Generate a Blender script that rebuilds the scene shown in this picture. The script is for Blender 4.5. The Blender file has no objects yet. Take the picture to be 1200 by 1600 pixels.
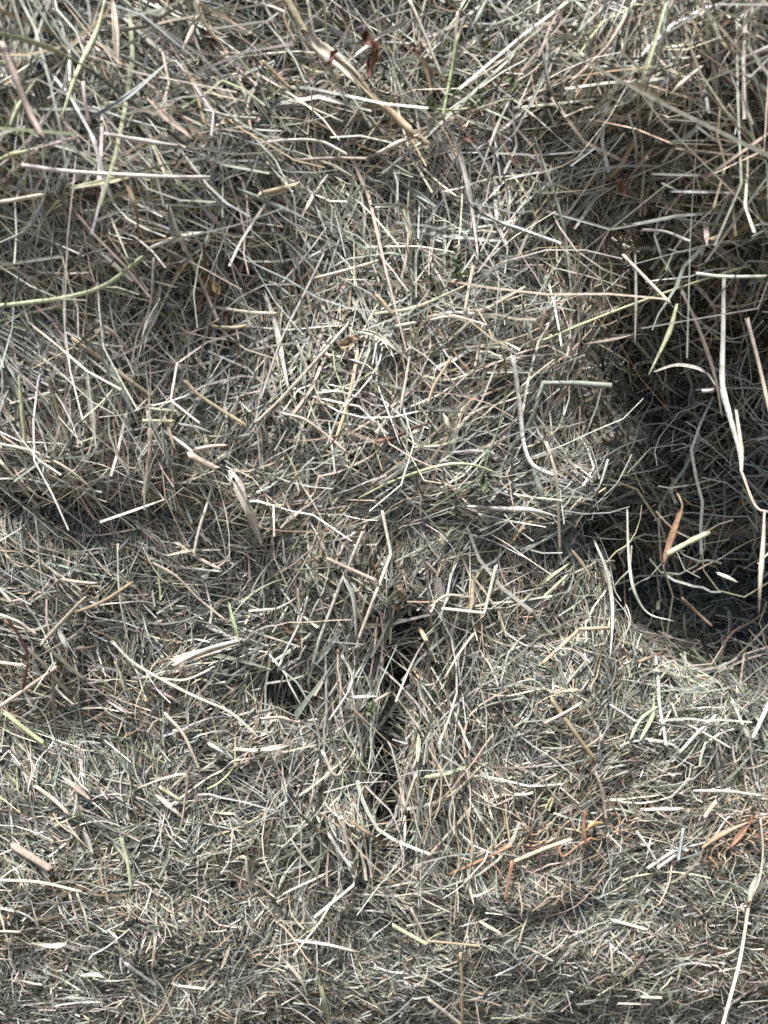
import bpy, math
import numpy as np

rng = np.random.default_rng(11)
scene = bpy.context.scene
COL = scene.collection

# ------------------------------------------------------------------ camera
CAM_P = np.array([0.0, -0.60, 0.16]); PITCH = math.radians(15.0); VFOV = math.radians(60.0)
FW = np.array([0, math.cos(PITCH), -math.sin(PITCH)])
UP = np.array([0, math.sin(PITCH), math.cos(PITCH)])
RT = np.array([1.0, 0, 0])
TANH = math.tan(VFOV / 2)
cam_d = bpy.data.cameras.new("camera")
cam = bpy.data.objects.new("camera", cam_d); COL.objects.link(cam)
cam.location = CAM_P.tolist(); cam.rotation_euler = (math.pi / 2 - PITCH, 0, 0)
cam_d.sensor_fit = 'VERTICAL'; cam_d.sensor_height = 36.0
cam_d.lens = 18.0 / TANH
cam_d.clip_start = 0.01; cam_d.clip_end = 50
cam_d.dof.use_dof = True; cam_d.dof.focus_distance = 0.60; cam_d.dof.aperture_fstop = 7.0
scene.camera = cam

# ------------------------------------------------------------------ light
SUN_TRAVEL = np.array([0.19, 0.40, -0.90]); SUN_TRAVEL /= np.linalg.norm(SUN_TRAVEL)
world = bpy.data.worlds.new("World"); scene.world = world; world.use_nodes = True
nt = world.node_tree; nt.nodes.clear()
sky = nt.nodes.new("ShaderNodeTexSky"); sky.sky_type = 'NISHITA'; sky.sun_disc = False
bg = nt.nodes.new("ShaderNodeBackground"); wo = nt.nodes.new("ShaderNodeOutputWorld")
to_sun = -SUN_TRAVEL
sky.sun_elevation = math.asin(to_sun[2])
sky.sun_rotation = math.atan2(to_sun[0], to_sun[1])
bg.inputs[1].default_value = 0.05
nt.links.new(sky.outputs[0], bg.inputs[0]); nt.links.new(bg.outputs[0], wo.inputs[0])
sun_d = bpy.data.lights.new("sun", 'SUN'); sun_d.energy = 5.0; sun_d.angle = math.radians(11.0)
sun_d.color = (1.0, 0.975, 0.945)
sun = bpy.data.objects.new("sun", sun_d); COL.objects.link(sun)
sun.rotation_euler = (math.atan2(math.hypot(SUN_TRAVEL[0], SUN_TRAVEL[1]), -SUN_TRAVEL[2]), 0,
                      math.atan2(SUN_TRAVEL[1], SUN_TRAVEL[0]) - math.pi / 2)
sun.location = (-1.2, -2, 3)
scene.view_settings.view_transform = 'Standard'; scene.view_settings.look = 'None'
scene.view_settings.exposure = 1.10; scene.view_settings.gamma = 1.0
scene.view_settings.use_curve_mapping = False
scene.cycles.max_bounces = 6; scene.cycles.diffuse_bounces = 2; scene.cycles.glossy_bounces = 2
scene.cycles.transmission_bounces = 4; scene.cycles.use_denoising = False

# ------------------------------------------------------------------ materials
def srgb(r, g, b, k=1.0):
    f = lambda c: ((c / 255 + 0.055) / 1.055) ** 2.4 if c > 10 else c / 255 / 12.92
    return (f(r) * k, f(g) * k, f(b) * k)

def hay_material(name, rough=0.58, trans=0.16, bump=0.25):
    m = bpy.data.materials.new(name); m.use_nodes = True
    n = m.node_tree; n.nodes.clear(); L = n.links.new
    out = n.nodes.new("ShaderNodeOutputMaterial")
    at = n.nodes.new("ShaderNodeAttribute"); at.attribute_name = "tint"
    tc = n.nodes.new("ShaderNodeTexCoord")
    nz = n.nodes.new("ShaderNodeTexNoise"); nz.inputs["Scale"].default_value = 420; nz.inputs["Detail"].default_value = 3
    L(tc.outputs["Object"], nz.inputs["Vector"])
    mr = n.nodes.new("ShaderNodeMapRange"); mr.inputs[1].default_value = .3; mr.inputs[2].default_value = .7
    mr.inputs[3].default_value = .72; mr.inputs[4].default_value = 1.18
    L(nz.outputs["Fac"], mr.inputs[0])
    mul = n.nodes.new("ShaderNodeMix"); mul.data_type = 'RGBA'; mul.blend_type = 'MULTIPLY'; mul.inputs[0].default_value = 1
    L(at.outputs["Color"], mul.inputs[6]); L(mr.outputs[0], mul.inputs[7])
    # weathered spots
    nz2 = n.nodes.new("ShaderNodeTexNoise"); nz2.inputs["Scale"].default_value = 150
    L(tc.outputs["Object"], nz2.inputs["Vector"])
    mr2 = n.nodes.new("ShaderNodeMapRange"); mr2.inputs[1].default_value = .62; mr2.inputs[2].default_value = .75
    mr2.inputs[3].default_value = 0; mr2.inputs[4].default_value = .45
    L(nz2.outputs["Fac"], mr2.inputs[0])
    mx = n.nodes.new("ShaderNodeMix"); mx.data_type = 'RGBA'
    L(mr2.outputs[0], mx.inputs[0]); L(mul.outputs[2], mx.inputs[6]); mx.inputs[7].default_value = (.17, .12, .075, 1)
    p = n.nodes.new("ShaderNodeBsdfPrincipled"); p.inputs["Roughness"].default_value = rough
    p.inputs["Specular IOR Level"].default_value = .32
    L(mx.outputs[2], p.inputs["Base Color"])
    bp = n.nodes.new("ShaderNodeBump"); bp.inputs["Strength"].default_value = bump; bp.inputs["Distance"].default_value = .0006
    L(nz.outputs["Fac"], bp.inputs["Height"]); L(bp.outputs[0], p.inputs["Normal"])
    t = n.nodes.new("ShaderNodeBsdfTranslucent"); L(mx.outputs[2], t.inputs["Color"])
    ms = n.nodes.new("ShaderNodeMixShader"); ms.inputs[0].default_value = trans
    L(p.outputs[0], ms.inputs[1]); L(t.outputs[0], ms.inputs[2]); L(ms.outputs[0], out.inputs[0])
    return m

M_HAY = hay_material("hay_strand")
M_STEM = hay_material("straw_stem", .42, .08, .35)
M_LEAF = hay_material("dry_leaf", .6, .25, .5)

def core_material():
    m = bpy.data.materials.new("packed_hay"); m.use_nodes = True
    n = m.node_tree; L = n.links.new; p = n.nodes["Principled BSDF"]
    tc = n.nodes.new("ShaderNodeTexCoord"); mp = n.nodes.new("ShaderNodeMapping")
    mp.inputs["Scale"].default_value = (160, 160, 420)
    L(tc.outputs["Object"], mp.inputs[0])
    nz = n.nodes.new("ShaderNodeTexNoise"); nz.inputs["Scale"].default_value = 1; nz.inputs["Detail"].default_value = 5
    nz.inputs["Distortion"].default_value = 1.5; L(mp.outputs[0], nz.inputs["Vector"])
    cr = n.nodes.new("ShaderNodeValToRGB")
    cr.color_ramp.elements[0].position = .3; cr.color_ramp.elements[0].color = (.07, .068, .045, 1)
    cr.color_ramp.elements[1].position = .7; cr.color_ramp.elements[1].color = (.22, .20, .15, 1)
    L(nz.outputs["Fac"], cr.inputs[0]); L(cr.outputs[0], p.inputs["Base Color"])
    p.inputs["Roughness"].default_value = .85
    bp = n.nodes.new("ShaderNodeBump"); bp.inputs["Strength"].default_value = .8; bp.inputs["Distance"].default_value = .003
    L(nz.outputs["Fac"], bp.inputs["Height"]); L(bp.outputs[0], p.inputs["Normal"])
    return m
M_CORE = core_material()

def ground_material():
    m = bpy.data.materials.new("barn_ground"); m.use_nodes = True
    n = m.node_tree; L = n.links.new; p = n.nodes["Principled BSDF"]
    nz = n.nodes.new("ShaderNodeTexNoise"); nz.inputs["Scale"].default_value = 9; nz.inputs["Detail"].default_value = 8
    cr = n.nodes.new("ShaderNodeValToRGB")
    cr.color_ramp.elements[0].color = (.05, .043, .033, 1); cr.color_ramp.elements[1].color = (.13, .115, .09, 1)
    L(nz.outputs["Fac"], cr.inputs[0]); L(cr.outputs[0], p.inputs["Base Color"]); p.inputs["Roughness"].default_value = .95
    return m

# ------------------------------------------------------------------ projection helpers (photo pixels 1200 x 1600)
def px_dir(px, py):
    px = np.asarray(px, float); py = np.asarray(py, float)
    d = FW + RT * ((px - 600) / 800 * TANH)[..., None] + UP * ((800 - py) / 800 * TANH)[..., None]
    return d / np.linalg.norm(d, axis=-1, keepdims=True)

def to_px(p):
    r = p - CAM_P; f = np.maximum(r @ FW, .02)
    return 600 + (r @ RT) / f / TANH * 800, 800 - (r @ UP) / f / TANH * 800

# ------------------------------------------------------------------ bale shapes: lumpy rounded boxes as distance fields
class Lumps:
    def __init__(self, seed, amps=((.009, .19), (.004, .085), (.0018, .035))):
        r = np.random.default_rng(seed); self.t = []
        for a, w in amps:
            for _ in range(3):
                d = r.normal(size=3); d /= np.linalg.norm(d)
                self.t.append((a / 1.7, d * 2 * math.pi / (w * r.uniform(.75, 1.3)), r.uniform(0, 6.28)))
    def __call__(self, p):
        if not hasattr(self, 'K'):
            self.K = np.array([k for _, k, _ in self.t], np.float32).T; self.P = np.array([h for _, _, h in self.t], np.float32)
            self.A = np.array([a for a, _, _ in self.t], np.float32)
        return np.sin(p.astype(np.float32) @ self.K + self.P) @ self.A

def sbox(p, lo, hi, r):
    c = (np.array(lo) + hi) / 2; h = (np.array(hi) - lo) / 2 - r
    q = np.abs(p - c) - h
    return np.linalg.norm(np.maximum(q, 0), axis=-1) + np.minimum(q.max(-1), 0) - r

def ellip(p, c, r):
    r = np.array(r); q = (p - np.array(c)) / r
    k = np.maximum(np.linalg.norm(q, axis=-1), .05)
    return np.maximum(k * (k - 1) / np.maximum(np.linalg.norm(q / r, axis=-1), 1e-6), -r.min())

def capsule(p, a, b, r):
    a = np.array(a, float); b = np.array(b, float); ab = b - a
    t = np.clip(((p - a) @ ab) / (ab @ ab), 0, 1)
    return np.linalg.norm(p - a - t[..., None] * ab, axis=-1) - r

def smin(a, b, k): h = np.maximum(k - np.abs(a - b), 0) / k; return np.minimum(a, b) - h * h * k / 4
def smax(a, b, k): return -smin(-a, -b, k)

def ramp(x, a, b): t = np.clip((x - a) / (b - a), 0, 1); return t * t * (3 - 2 * t)

N_UP, N_RT, N_LO, N_BO, N_TU, N_BK = (Lumps(s) for s in (3, 5, 8, 13, 21, 34))

def f_upper(p):
    q = p.copy(); x = p[..., 0]; z = p[..., 2]
    q[..., 1] = p[..., 1] - .08 * np.minimum(x, .05) + .028 * ramp(-x, .02, .25) * ramp(z, .12, .32)   # left end and top lean out
    f = sbox(q, (-.50, -.046, .002), (.124, .30, .46), .070)
    f = smin(f, ellip(p, (-.165, -.040, .225), (.10, .035, .045)), .06)                 # wad standing slightly proud
    f = smin(f, ellip(p, (.160, .01, .285), (.07, .080, .065)), .05)                    # hay bridging the gap at the top
    f = smin(f, capsule(p, (-.07, -.008, .014), (.105, -.010, .014), .030), .04)        # hay bulging over the seam
    f = smax(f, -capsule(p, (.022, -.060, .15), (.018, -.062, .05), .012), .018)         # upright crease
    f = smax(f, -ellip(p, (-.33, -.10, .16), (.05, .035, .05)), .03)
    return f + N_UP(p)

def f_right(p):
    q = p.copy(); z = p[..., 2]
    q[..., 1] = p[..., 1] - .25 * np.clip(.2 - z, 0, .27)
    f = sbox(q, (.208, -.085, -.060), (.56, .34, .46), .045)
    f = smin(f, ellip(p, (.33, -.09, .290), (.12, .05, .055)), .05)
    f = smax(f, -ellip(p, (.28, .0, .055), (.180, .32, .150)), .03)                    # deep hollow under the shaggy top
    return f + 1.3 * N_RT(p)

HOLLOWS = [((.018, -.03, -.082), (.014, .065, .040)), ((.010, -.03, -.125), (.013, .06, .034)), ((.002, -.03, -.170), (.012, .05, .026)), ((.004, -.03, -.228), (.019, .06, .046)),
           ((-.072, -.03, -.130), (.016, .05, .018)), ((-.062, -.03, -.150), (.016, .05, .016))]
def in_hollow(P):
    k = np.min([np.linalg.norm((P - np.array(c)) / np.array(r_), axis=-1) for c, r_ in HOLLOWS], 0)
    return (k < .8).any(1)
def f_lower(p):
    q = p.copy(); x = p[..., 0]; z = p[..., 2]
    q[..., 1] = p[..., 1] - .06 * np.minimum(x, .1) + np.clip(z + .22, -.08, .22) * (.03 - .09 * ramp(x, -.02, .14)) + .014 * ramp(x, .03, .10) * ramp(-x, -.19, -.13)
    f = sbox(q, (-.50, -.022, -.312), (.56, .34, .015), .02)
    f = smax(f, -ellip(p, (.34, .06, -.050), (.185, .25, .102)), .02)                   # set back under the right bale
    f = smax(f, -ellip(p, (.215, .08, .025), (.110, .22, .070)), .02)
    for c, r_ in HOLLOWS: f = smax(f, -ellip(p, c, r_), .012)                           # hollows behind the hanging wad
    return f + .5 * N_LO(p)

def f_bottom(p):
    q = p.copy(); d = np.clip(-.27 - p[..., 2], 0, .2)
    q[..., 1] = p[..., 1] - .06 * np.minimum(p[..., 0], .1) - 1.05 * d * d + .003
    return sbox(q, (-.50, -.022, -.75), (.56, .36, -.285), .02) + .5 * N_LO(p)

TUFT = [(-.074, .004, .016, -.150), (-.050, -.008, .018, -.235), (-.024, -.012, .017, -.275), (.004, -.006, .014, -.265), (.032, -.010, .017, -.250), (.056, .000, .016, -.175)]
def f_tuft(p):
    f = None
    for i, (x, y, r_, z) in enumerate(TUFT):
        c = capsule(p, (x, y - .008, .015), (x * .85, y - .004, z + .02), r_)
        f = c if f is None else smin(f, c, .016)
    for c, r_ in HOLLOWS: f = smax(f, -ellip(p, c, r_), .012)
    return f + .7 * N_TU(p)

def f_back(p):  # added bale behind the gap, blocks the bright sky so the gap stays dark
    return sbox(p, (-.3, .42, -.06), (.7, .75, .46), .05) + N_BK(p)

BALES = {'upper': f_upper, 'right': f_right, 'lower': f_lower, 'bottom': f_bottom, 'tuft': f_tuft, 'back': f_back}
def f_all(p): return np.minimum.reduce([f(p) for f in BALES.values()])

_E = np.array([[1, -1, -1], [-1, -1, 1], [-1, 1, -1], [1, 1, 1]], float)
def grad(f, p, e=.008, val=False):
    fs = [f(p + k * e) for k in _E]
    g = sum(k * v[..., None] for k, v in zip(_E, fs))
    if val: return g / np.maximum(np.linalg.norm(g, axis=-1, keepdims=True), 1e-9), sum(fs) / 4
    return g / np.maximum(np.linalg.norm(g, axis=-1, keepdims=True), 1e-9)

GX, GY = np.arange(-180, 1390, 8.0), np.arange(-180, 1790, 8.0)
_d = px_dir(*np.meshgrid(GX, GY, indexing='ij')); GT = np.full(_d.shape[:2], .25)
for _ in range(45): GT = np.minimum(GT + f_all(CAM_P + _d * GT[..., None]) * .75, 1.3)

def raycast(px, py):
    px = np.asarray(px, float); py = np.asarray(py, float)
    i = np.clip(np.rint((px + 180) / 8).astype(int), 0, len(GX) - 1); j = np.clip(np.rint((py + 180) / 8).astype(int), 0, len(GY) - 1)
    return px_dir(px, py), GT[i, j]

# ------------------------------------------------------------------ object helpers
def link(name, me, mat, parent=None):
    if mat is not None: me.materials.append(mat)
    o = bpy.data.objects.new(name, me); COL.objects.link(o)
    if parent is not None: o.parent = parent
    return o

def tag(o, label=None, cat=None, group=None, kind=None):
    if label: o["label"] = label
    if cat: o["category"] = cat
    if group: o["group"] = group
    if kind: o["kind"] = kind
    return o

def empty(name, label, cat, group=None):
    o = bpy.data.objects.new(name, None); COL.objects.link(o); o.empty_display_size = .02
    return tag(o, label, cat, group)

def mesh_np(name, V, quads, colors, caps=None):
    me = bpy.data.meshes.new(name)
    V = np.asarray(V, np.float32); quads = np.asarray(quads, np.int32)
    loops = quads.ravel(); starts = np.arange(len(quads), dtype=np.int32) * 4; tot = np.full(len(quads), 4, np.int32)
    if caps:
        for c in caps:
            starts = np.append(starts, len(loops)).astype(np.int32); tot = np.append(tot, len(c)).astype(np.int32)
            loops = np.append(loops, c).astype(np.int32)
    me.vertices.add(len(V)); me.vertices.foreach_set("co", V.ravel())
    me.loops.add(len(loops)); me.loops.foreach_set("vertex_index", loops)
    me.polygons.add(len(starts)); me.polygons.foreach_set("loop_start", starts); me.polygons.foreach_set("loop_total", tot)
    me.polygons.foreach_set("use_smooth", np.ones(len(starts), bool))
    at = me.attributes.new("tint", 'FLOAT_COLOR', 'POINT')
    c4 = np.ones((len(V), 4), np.float32); c4[:, :3] = colors; at.data.foreach_set("color", c4.ravel())
    me.update(calc_edges=True)
    return me

# ------------------------------------------------------------------ colours of hay (real surface colours)
PAL = {
    'white': srgb(212, 206, 190), 'cream': srgb(214, 200, 172), 'straw': srgb(198, 172, 130), 'tan': srgb(170, 142, 104),
    'pink': srgb(200, 176, 154), 'grey': srgb(162, 166, 152), 'greygreen': srgb(130, 136, 118), 'green': srgb(104, 118, 78),
    'dgreen': srgb(88, 92, 76), 'ygreen': srgb(192, 194, 142), 'olive': srgb(116, 108, 88), 'brown': srgb(112, 84, 58),
    'orange': srgb(170, 116, 76), 'rust': srgb(118, 74, 54), 'red': srgb(98, 52, 46), 'ochre': srgb(196, 152, 70),
    'lime': srgb(170, 186, 120), 'lav': srgb(172, 172, 174), 'leafgreen': srgb(100, 114, 70),
}
for _k, _c in PAL.items():
    _g = sum(_c) / 3; _s = .66 if _k not in ('orange', 'rust', 'leafgreen', 'lime') else .62
    PAL[_k] = tuple(_g + (c - _g) * _s for c in _c)
MIX = [('white', 14), ('cream', 10), ('straw', 4), ('tan', 4), ('pink', 8), ('grey', 25), ('greygreen', 24),
       ('dgreen', 14), ('ygreen', 2.5), ('olive', 4), ('brown', 3)]
MIXC = np.array([PAL[k] for k, _ in MIX]); MIXW = np.array([w for _, w in MIX], float)
WARM = np.array([1 if k in ('cream', 'straw', 'tan', 'pink', 'brown') else -1 if k in ('grey', 'greygreen', 'dgreen') else 0 for k, _ in MIX])
N_TONE = Lumps(77, ((1.0, .16), (.7, .06)))

def pick_colors(p, r, pale=0.0):
    n = len(p); tone = np.clip(N_TONE(p), -1, 1) * .45
    w = MIXW[None] * np.exp(WARM[None] * tone[:, None])
    if pale: w = w * np.exp(pale * np.log(MIXC.mean(1) / .3))[None]
    cw = np.cumsum(w / w.sum(1, keepdims=True), 1)
    idx = np.minimum((r.random(n)[:, None] > cw).sum(1), len(MIX) - 1)
    c = MIXC[idx] * np.exp(r.normal(0, .2, (n, 1))) * np.exp(r.normal(0, .035, (n, 3)))
    return np.clip(c, .01, .85)

# direction, spread and length of the hay over the faces: pixel x, y, angle (0 flat, 90 upright, 45 rising right), spread, length
FLOW = np.array([
    (80, 120, 120, 28, 1.35), (60, 300, 110, 40, 1.2), (350, 60, 172, 28, 1.1), (500, 200, 150, 55, .85), (300, 230, 165, 40, 1.2), (150, 450, 100, 30, 1.1),
    (120, 620, 96, 24, 1.0), (220, 730, 100, 24, .9), (330, 500, 95, 38, 1), (450, 450, 70, 45, 1), (540, 600, 120, 60, .9),
    (640, 520, 88, 18, 1.1), (740, 560, 20, 55, .9), (480, 760, 30, 45, .9), (700, 330, 160, 55, 1), (800, 150, 50, 60, 1.1),
    (850, 350, 105, 32, 1.1), (900, 600, 80, 32, 1.2), (960, 300, 70, 38, 1.3), (1100, 200, 40, 38, 1.3), (1080, 380, 110, 60, 1.3),
    (1080, 600, 140, 50, 1.2), (1120, 720, 150, 60, 1.2), (1120, 850, 10, 35, 1.1), (760, 800, 175, 28, .9), (200, 900, 130, 60, .8),
    (150, 1150, 115, 50, .8), (340, 1020, 20, 30, .9), (500, 930, 75, 28, 1.1), (480, 1080, 100, 42, 1), (600, 1000, 95, 28, 1.1),
    (640, 1250, 95, 20, 1.1), (540, 1280, 85, 28, .9), (760, 950, 70, 55, .8), (850, 1000, 60, 60, .8), (1060, 970, 120, 42, .9),
    (950, 1150, 60, 58, .8), (1100, 1250, 60, 60, .8), (300, 1330, 30, 70, .75), (300, 1500, 110, 52, .7), (700, 1500, 95, 52, .7),
    (1100, 1530, 85, 48, .7), (950, 1430, 120, 70, .72)], float)

def flow(px, py):
    w = np.exp(-((px[:, None] - FLOW[:, 0]) ** 2 + (py[:, None] - FLOW[:, 1]) ** 2) / (2 * 85.0 ** 2)) + 1e-12
    w /= w.sum(1, keepdims=True)
    a2 = np.radians(FLOW[:, 2] * 2)
    ang = .5 * np.arctan2(w @ np.sin(a2), w @ np.cos(a2))
    return ang, np.radians(w @ FLOW[:, 3]), w @ FLOW[:, 4]

# ------------------------------------------------------------------ strands
def seeds(f, lo, hi, n, r, margin=170, back=.10):
    """points spread over a bale's outside, kept where the camera or a step aside of it may look"""
    lo = np.array(lo, float); hi = np.array(hi, float); ext = hi - lo
    faces = [(1, lo[1]), (2, lo[2]), (2, hi[2]), (0, lo[0]), (0, hi[0])]
    area = np.array([ext[0] * ext[2], ext[0] * back, ext[0] * back, back * ext[2], back * ext[2]])
    out = []; got = 0
    for _ in range(14):
        m = 60000
        k = r.choice(5, m, p=area / area.sum())
        p = lo + r.random((m, 3)) * np.array([ext[0], back, ext[2]])
        for i, (ax, v) in enumerate(faces): p[k == i, ax] = v
        px, py = to_px(p)
        far = np.maximum(np.maximum(-px, px - 1200), np.maximum(-py, py - 1600))
        p = p[(far < margin + 60) & (r.random(m) < np.where(far > 40, .4, 1))]
        g = None
        for _i in range(3):
            g, fv = grad(f, p, val=True); p = p - g * fv[:, None] * .9
        px, py = to_px(p)
        keep = (np.abs(f(p)) < .006) & (px > -margin) & (px < 1200 + margin) & (py > -margin) & (py < 1600 + margin)
        # not buried in a neighbouring bale
        oth = np.minimum.reduce([h(p) for h in BALES.values() if h is not f])
        keep &= oth > -.012
        # facing the camera's half space
        vv = CAM_P - p; keep &= (vv * g).sum(1) > -.3 * np.linalg.norm(vv, axis=1)
        out.append(p[keep]); got += keep.sum()
        if got >= n: break
    return np.concatenate(out)[:n]

N_TURN = Lumps(55, ((1.0, .075), (.6, .035)))
_r0 = np.random.default_rng(1)
_n = 560000
_x, _y = _r0.uniform(-170, 1370, _n), _r0.uniform(-170, 1770, _n)
_far = np.maximum(np.maximum(-_x, _x - 1200), np.maximum(-_y, _y - 1600))
_dd, _t = raycast(_x, _y)
_k = (_t < 1.2) & (_r0.random(_n) < np.where(_far > 30, .45, 1) * np.clip((_t / .85) ** 2, .3, 1))
FACE_P = (CAM_P + _dd * _t[:, None])[_k]
FACE_ID = np.abs(np.stack([h(FACE_P) for h in BALES.values()])).argmin(0)
def face_seeds(key, n):
    p = FACE_P[FACE_ID == list(BALES).index(key)][:n]
    f = BALES[key]
    for _ in range(2):
        g, fv = grad(f, p, val=True); p = p - g * fv[:, None] * .9
    return p[np.abs(f(p)) < .008]

def strands(f, p, r, length=(.032, .45), width=(.0016, .35), off=(-.010, .005), tilt=.15, curve=9., kink=.25,
            npts=5, adhere=.8, randomdir=.13, pale=0., lscale=True, free=0., jit=.16, cap=.008):
    n = len(p); g = grad(f, p); px, py = to_px(p)
    ang, sp, ls = flow(px, py)
    th = ang + r.normal(0, 1, n) * sp * .55 + N_TURN(p) * sp
    rd = r.random(n) < randomdir; th[rd] = r.uniform(0, math.pi, rd.sum())
    d = RT * np.cos(th)[:, None] + UP * np.sin(th)[:, None]
    d = d - g * (d * g).sum(1, keepdims=True) * .92
    edge = (np.clip((.55 + g @ FW) / .5, 0, 1) * (g[:, 2] < .2))[:, None]                                  # faces turned away: hay hangs over them
    d = d - FW * (d @ FW)[:, None] * .85 * edge
    d /= np.maximum(np.linalg.norm(d, axis=1, keepdims=True), 1e-6)
    b = np.cross(g, d)
    L = length[0] * np.exp(r.normal(0, length[1], n)) * (ls if lscale else 1)
    W = width[0] * np.exp(r.normal(0, width[1], n)) * (.55 + .45 * ls if lscale else 1)
    seg = npts - 1
    head = np.cumsum(np.concatenate([np.zeros((n, 1)), r.normal(0, jit, (n, seg - 1))], 1), 1)
    cv = r.normal(0, curve, n) * L / seg
    head = head + cv[:, None] * np.arange(seg)[None]
    ki = r.integers(1, seg, n) if seg > 1 else np.zeros(n, int)
    ka = np.where(r.random(n) < kink, r.normal(0, .9, n), 0)
    head = head + ka[:, None] * (np.arange(seg)[None] >= ki[:, None])
    head -= head.mean(1, keepdims=True)
    st = (L / seg)[:, None, None] * (np.cos(head)[..., None] * d[:, None] + np.sin(head)[..., None] * b[:, None])
    P = np.concatenate([np.zeros((n, 1, 3)), np.cumsum(st, 1)], 1); P -= P.mean(1, keepdims=True); P += p[:, None]
    s = np.linspace(-.5, .5, npts)[None] * L[:, None]
    o0 = r.uniform(off[0], off[1], n)
    tl = r.normal(0, tilt, n); bow = r.normal(0, 2.0, n)
    oo = o0[:, None] + tl[:, None] * s + bow[:, None] * s * s
    oo = np.minimum(oo, cap)
    if free:
        fr = r.random(n) < free
        oo = oo + np.where(fr, r.uniform(.15, .6, n), 0)[:, None] * np.maximum(s + .1 * L[:, None], 0)
    for _ in range(2):
        fv = f(P.reshape(-1, 3)).reshape(n, npts)
        P = P + g[:, None] * ((oo - fv) * adhere)[..., None]
    C = pick_colors(p, r, pale)
    if f in (f_lower, f_tuft):                                                          # the dark hollows stay open
        ok = ~(in_hollow(P) & (r.random(n) < .72)); P, W, g, C, o0 = P[ok], W[ok], g[ok], C[ok], o0[ok]
    return P, W, g, C, o0

def frames(P, g, r, twist=.5):
    T = np.gradient(P, axis=1); T /= np.maximum(np.linalg.norm(T, axis=2, keepdims=True), 1e-9)
    B = np.cross(T, g[:, None]); B /= np.maximum(np.linalg.norm(B, axis=2, keepdims=True), 1e-9)
    N = np.cross(B, T)
    ro = r.normal(0, .55, len(P))[:, None] + r.normal(0, twist, len(P))[:, None] * np.linspace(-1, 1, P.shape[1])[None]
    c, s = np.cos(ro)[..., None], np.sin(ro)[..., None]
    return B * c + N * s, N * c - B * s

def blade_arrays(P, W, g, C, r):
    n, k = P.shape[:2]; B, N = frames(P, g, r)
    t = np.linspace(0, 1, k)
    e0 = r.uniform(.35, 1, n)[:, None]; e1 = r.uniform(.08, .9, n)[:, None]
    prof = np.minimum(1, e0 + (1 - e0) * t[None] * 3.5) * np.minimum(1, e1 + (1 - e1) * (1 - t[None]) * 2.2)
    hw = (W[:, None] * prof)[..., None] * .5
    fold = r.uniform(-.55, .55, n)[:, None, None]
    V = np.stack([P - B * hw, P + N * hw * fold, P + B * hw], 2)
    j = np.arange(k - 1); base = (np.arange(n) * k * 3)[:, None, None] + (j * 3)[None, :, None]
    q = np.concatenate([base + np.array([0, 1, 4, 3]), base + np.array([1, 2, 5, 4])], 1).reshape(-1, 4)
    sh = 1 + r.normal(0, .1, n)[:, None] * np.linspace(-1, 1, k)[None]
    col = np.broadcast_to((C[:, None] * sh[..., None])[:, :, None], (n, k, 3, 3))
    return V.reshape(-1, 3), q, col.reshape(-1, 3)

def ribbon_arrays(P, W, g, C, r):
    n, k = P.shape[:2]; B, N = frames(P, g, r)
    hw = (W[:, None] * np.linspace(1, r.uniform(.5, 1), k)[None])[..., None] * .5
    V = np.stack([P - B * hw, P + B * hw], 2)
    base = (np.arange(n) * k * 2)[:, None, None] + (np.arange(k - 1) * 2)[None, :, None]
    q = (base + np.array([0, 1, 3, 2])).reshape(-1, 4)
    return V.reshape(-1, 3), q, np.broadcast_to(C[:, None, None], (n, k, 2, 3)).reshape(-1, 3)

def tube_arrays(P, W, g, C, r, m=3):
    n, k = P.shape[:2]; B, N = frames(P, g, r)
    hw = (W[:, None] * np.linspace(1.03, .9, k)[None])[..., None] * .5
    V = np.stack([P + (B * math.cos(2 * math.pi * i / m) + N * math.sin(2 * math.pi * i / m)) * hw for i in range(m)], 2)
    j = np.arange(k - 1); base = (np.arange(n) * k * m)[:, None, None] + (j * m)[None, :, None]
    q = np.concatenate([base + np.array([i, (i + 1) % m, m + (i + 1) % m, m + i]) for i in range(m)], 1).reshape(-1, 4)
    col = np.broadcast_to(C[:, None, None], (n, k, m, 3))
    return V.reshape(-1, 3), q, col.reshape(-1, 3)

def join_arrays(parts):
    Vs, qs, cs = [], [], []; o = 0
    for V, q, c in parts:
        Vs.append(V); qs.append(q + o); cs.append(c); o += len(V)
    return np.concatenate(Vs), np.concatenate(qs), np.concatenate(cs)

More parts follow.
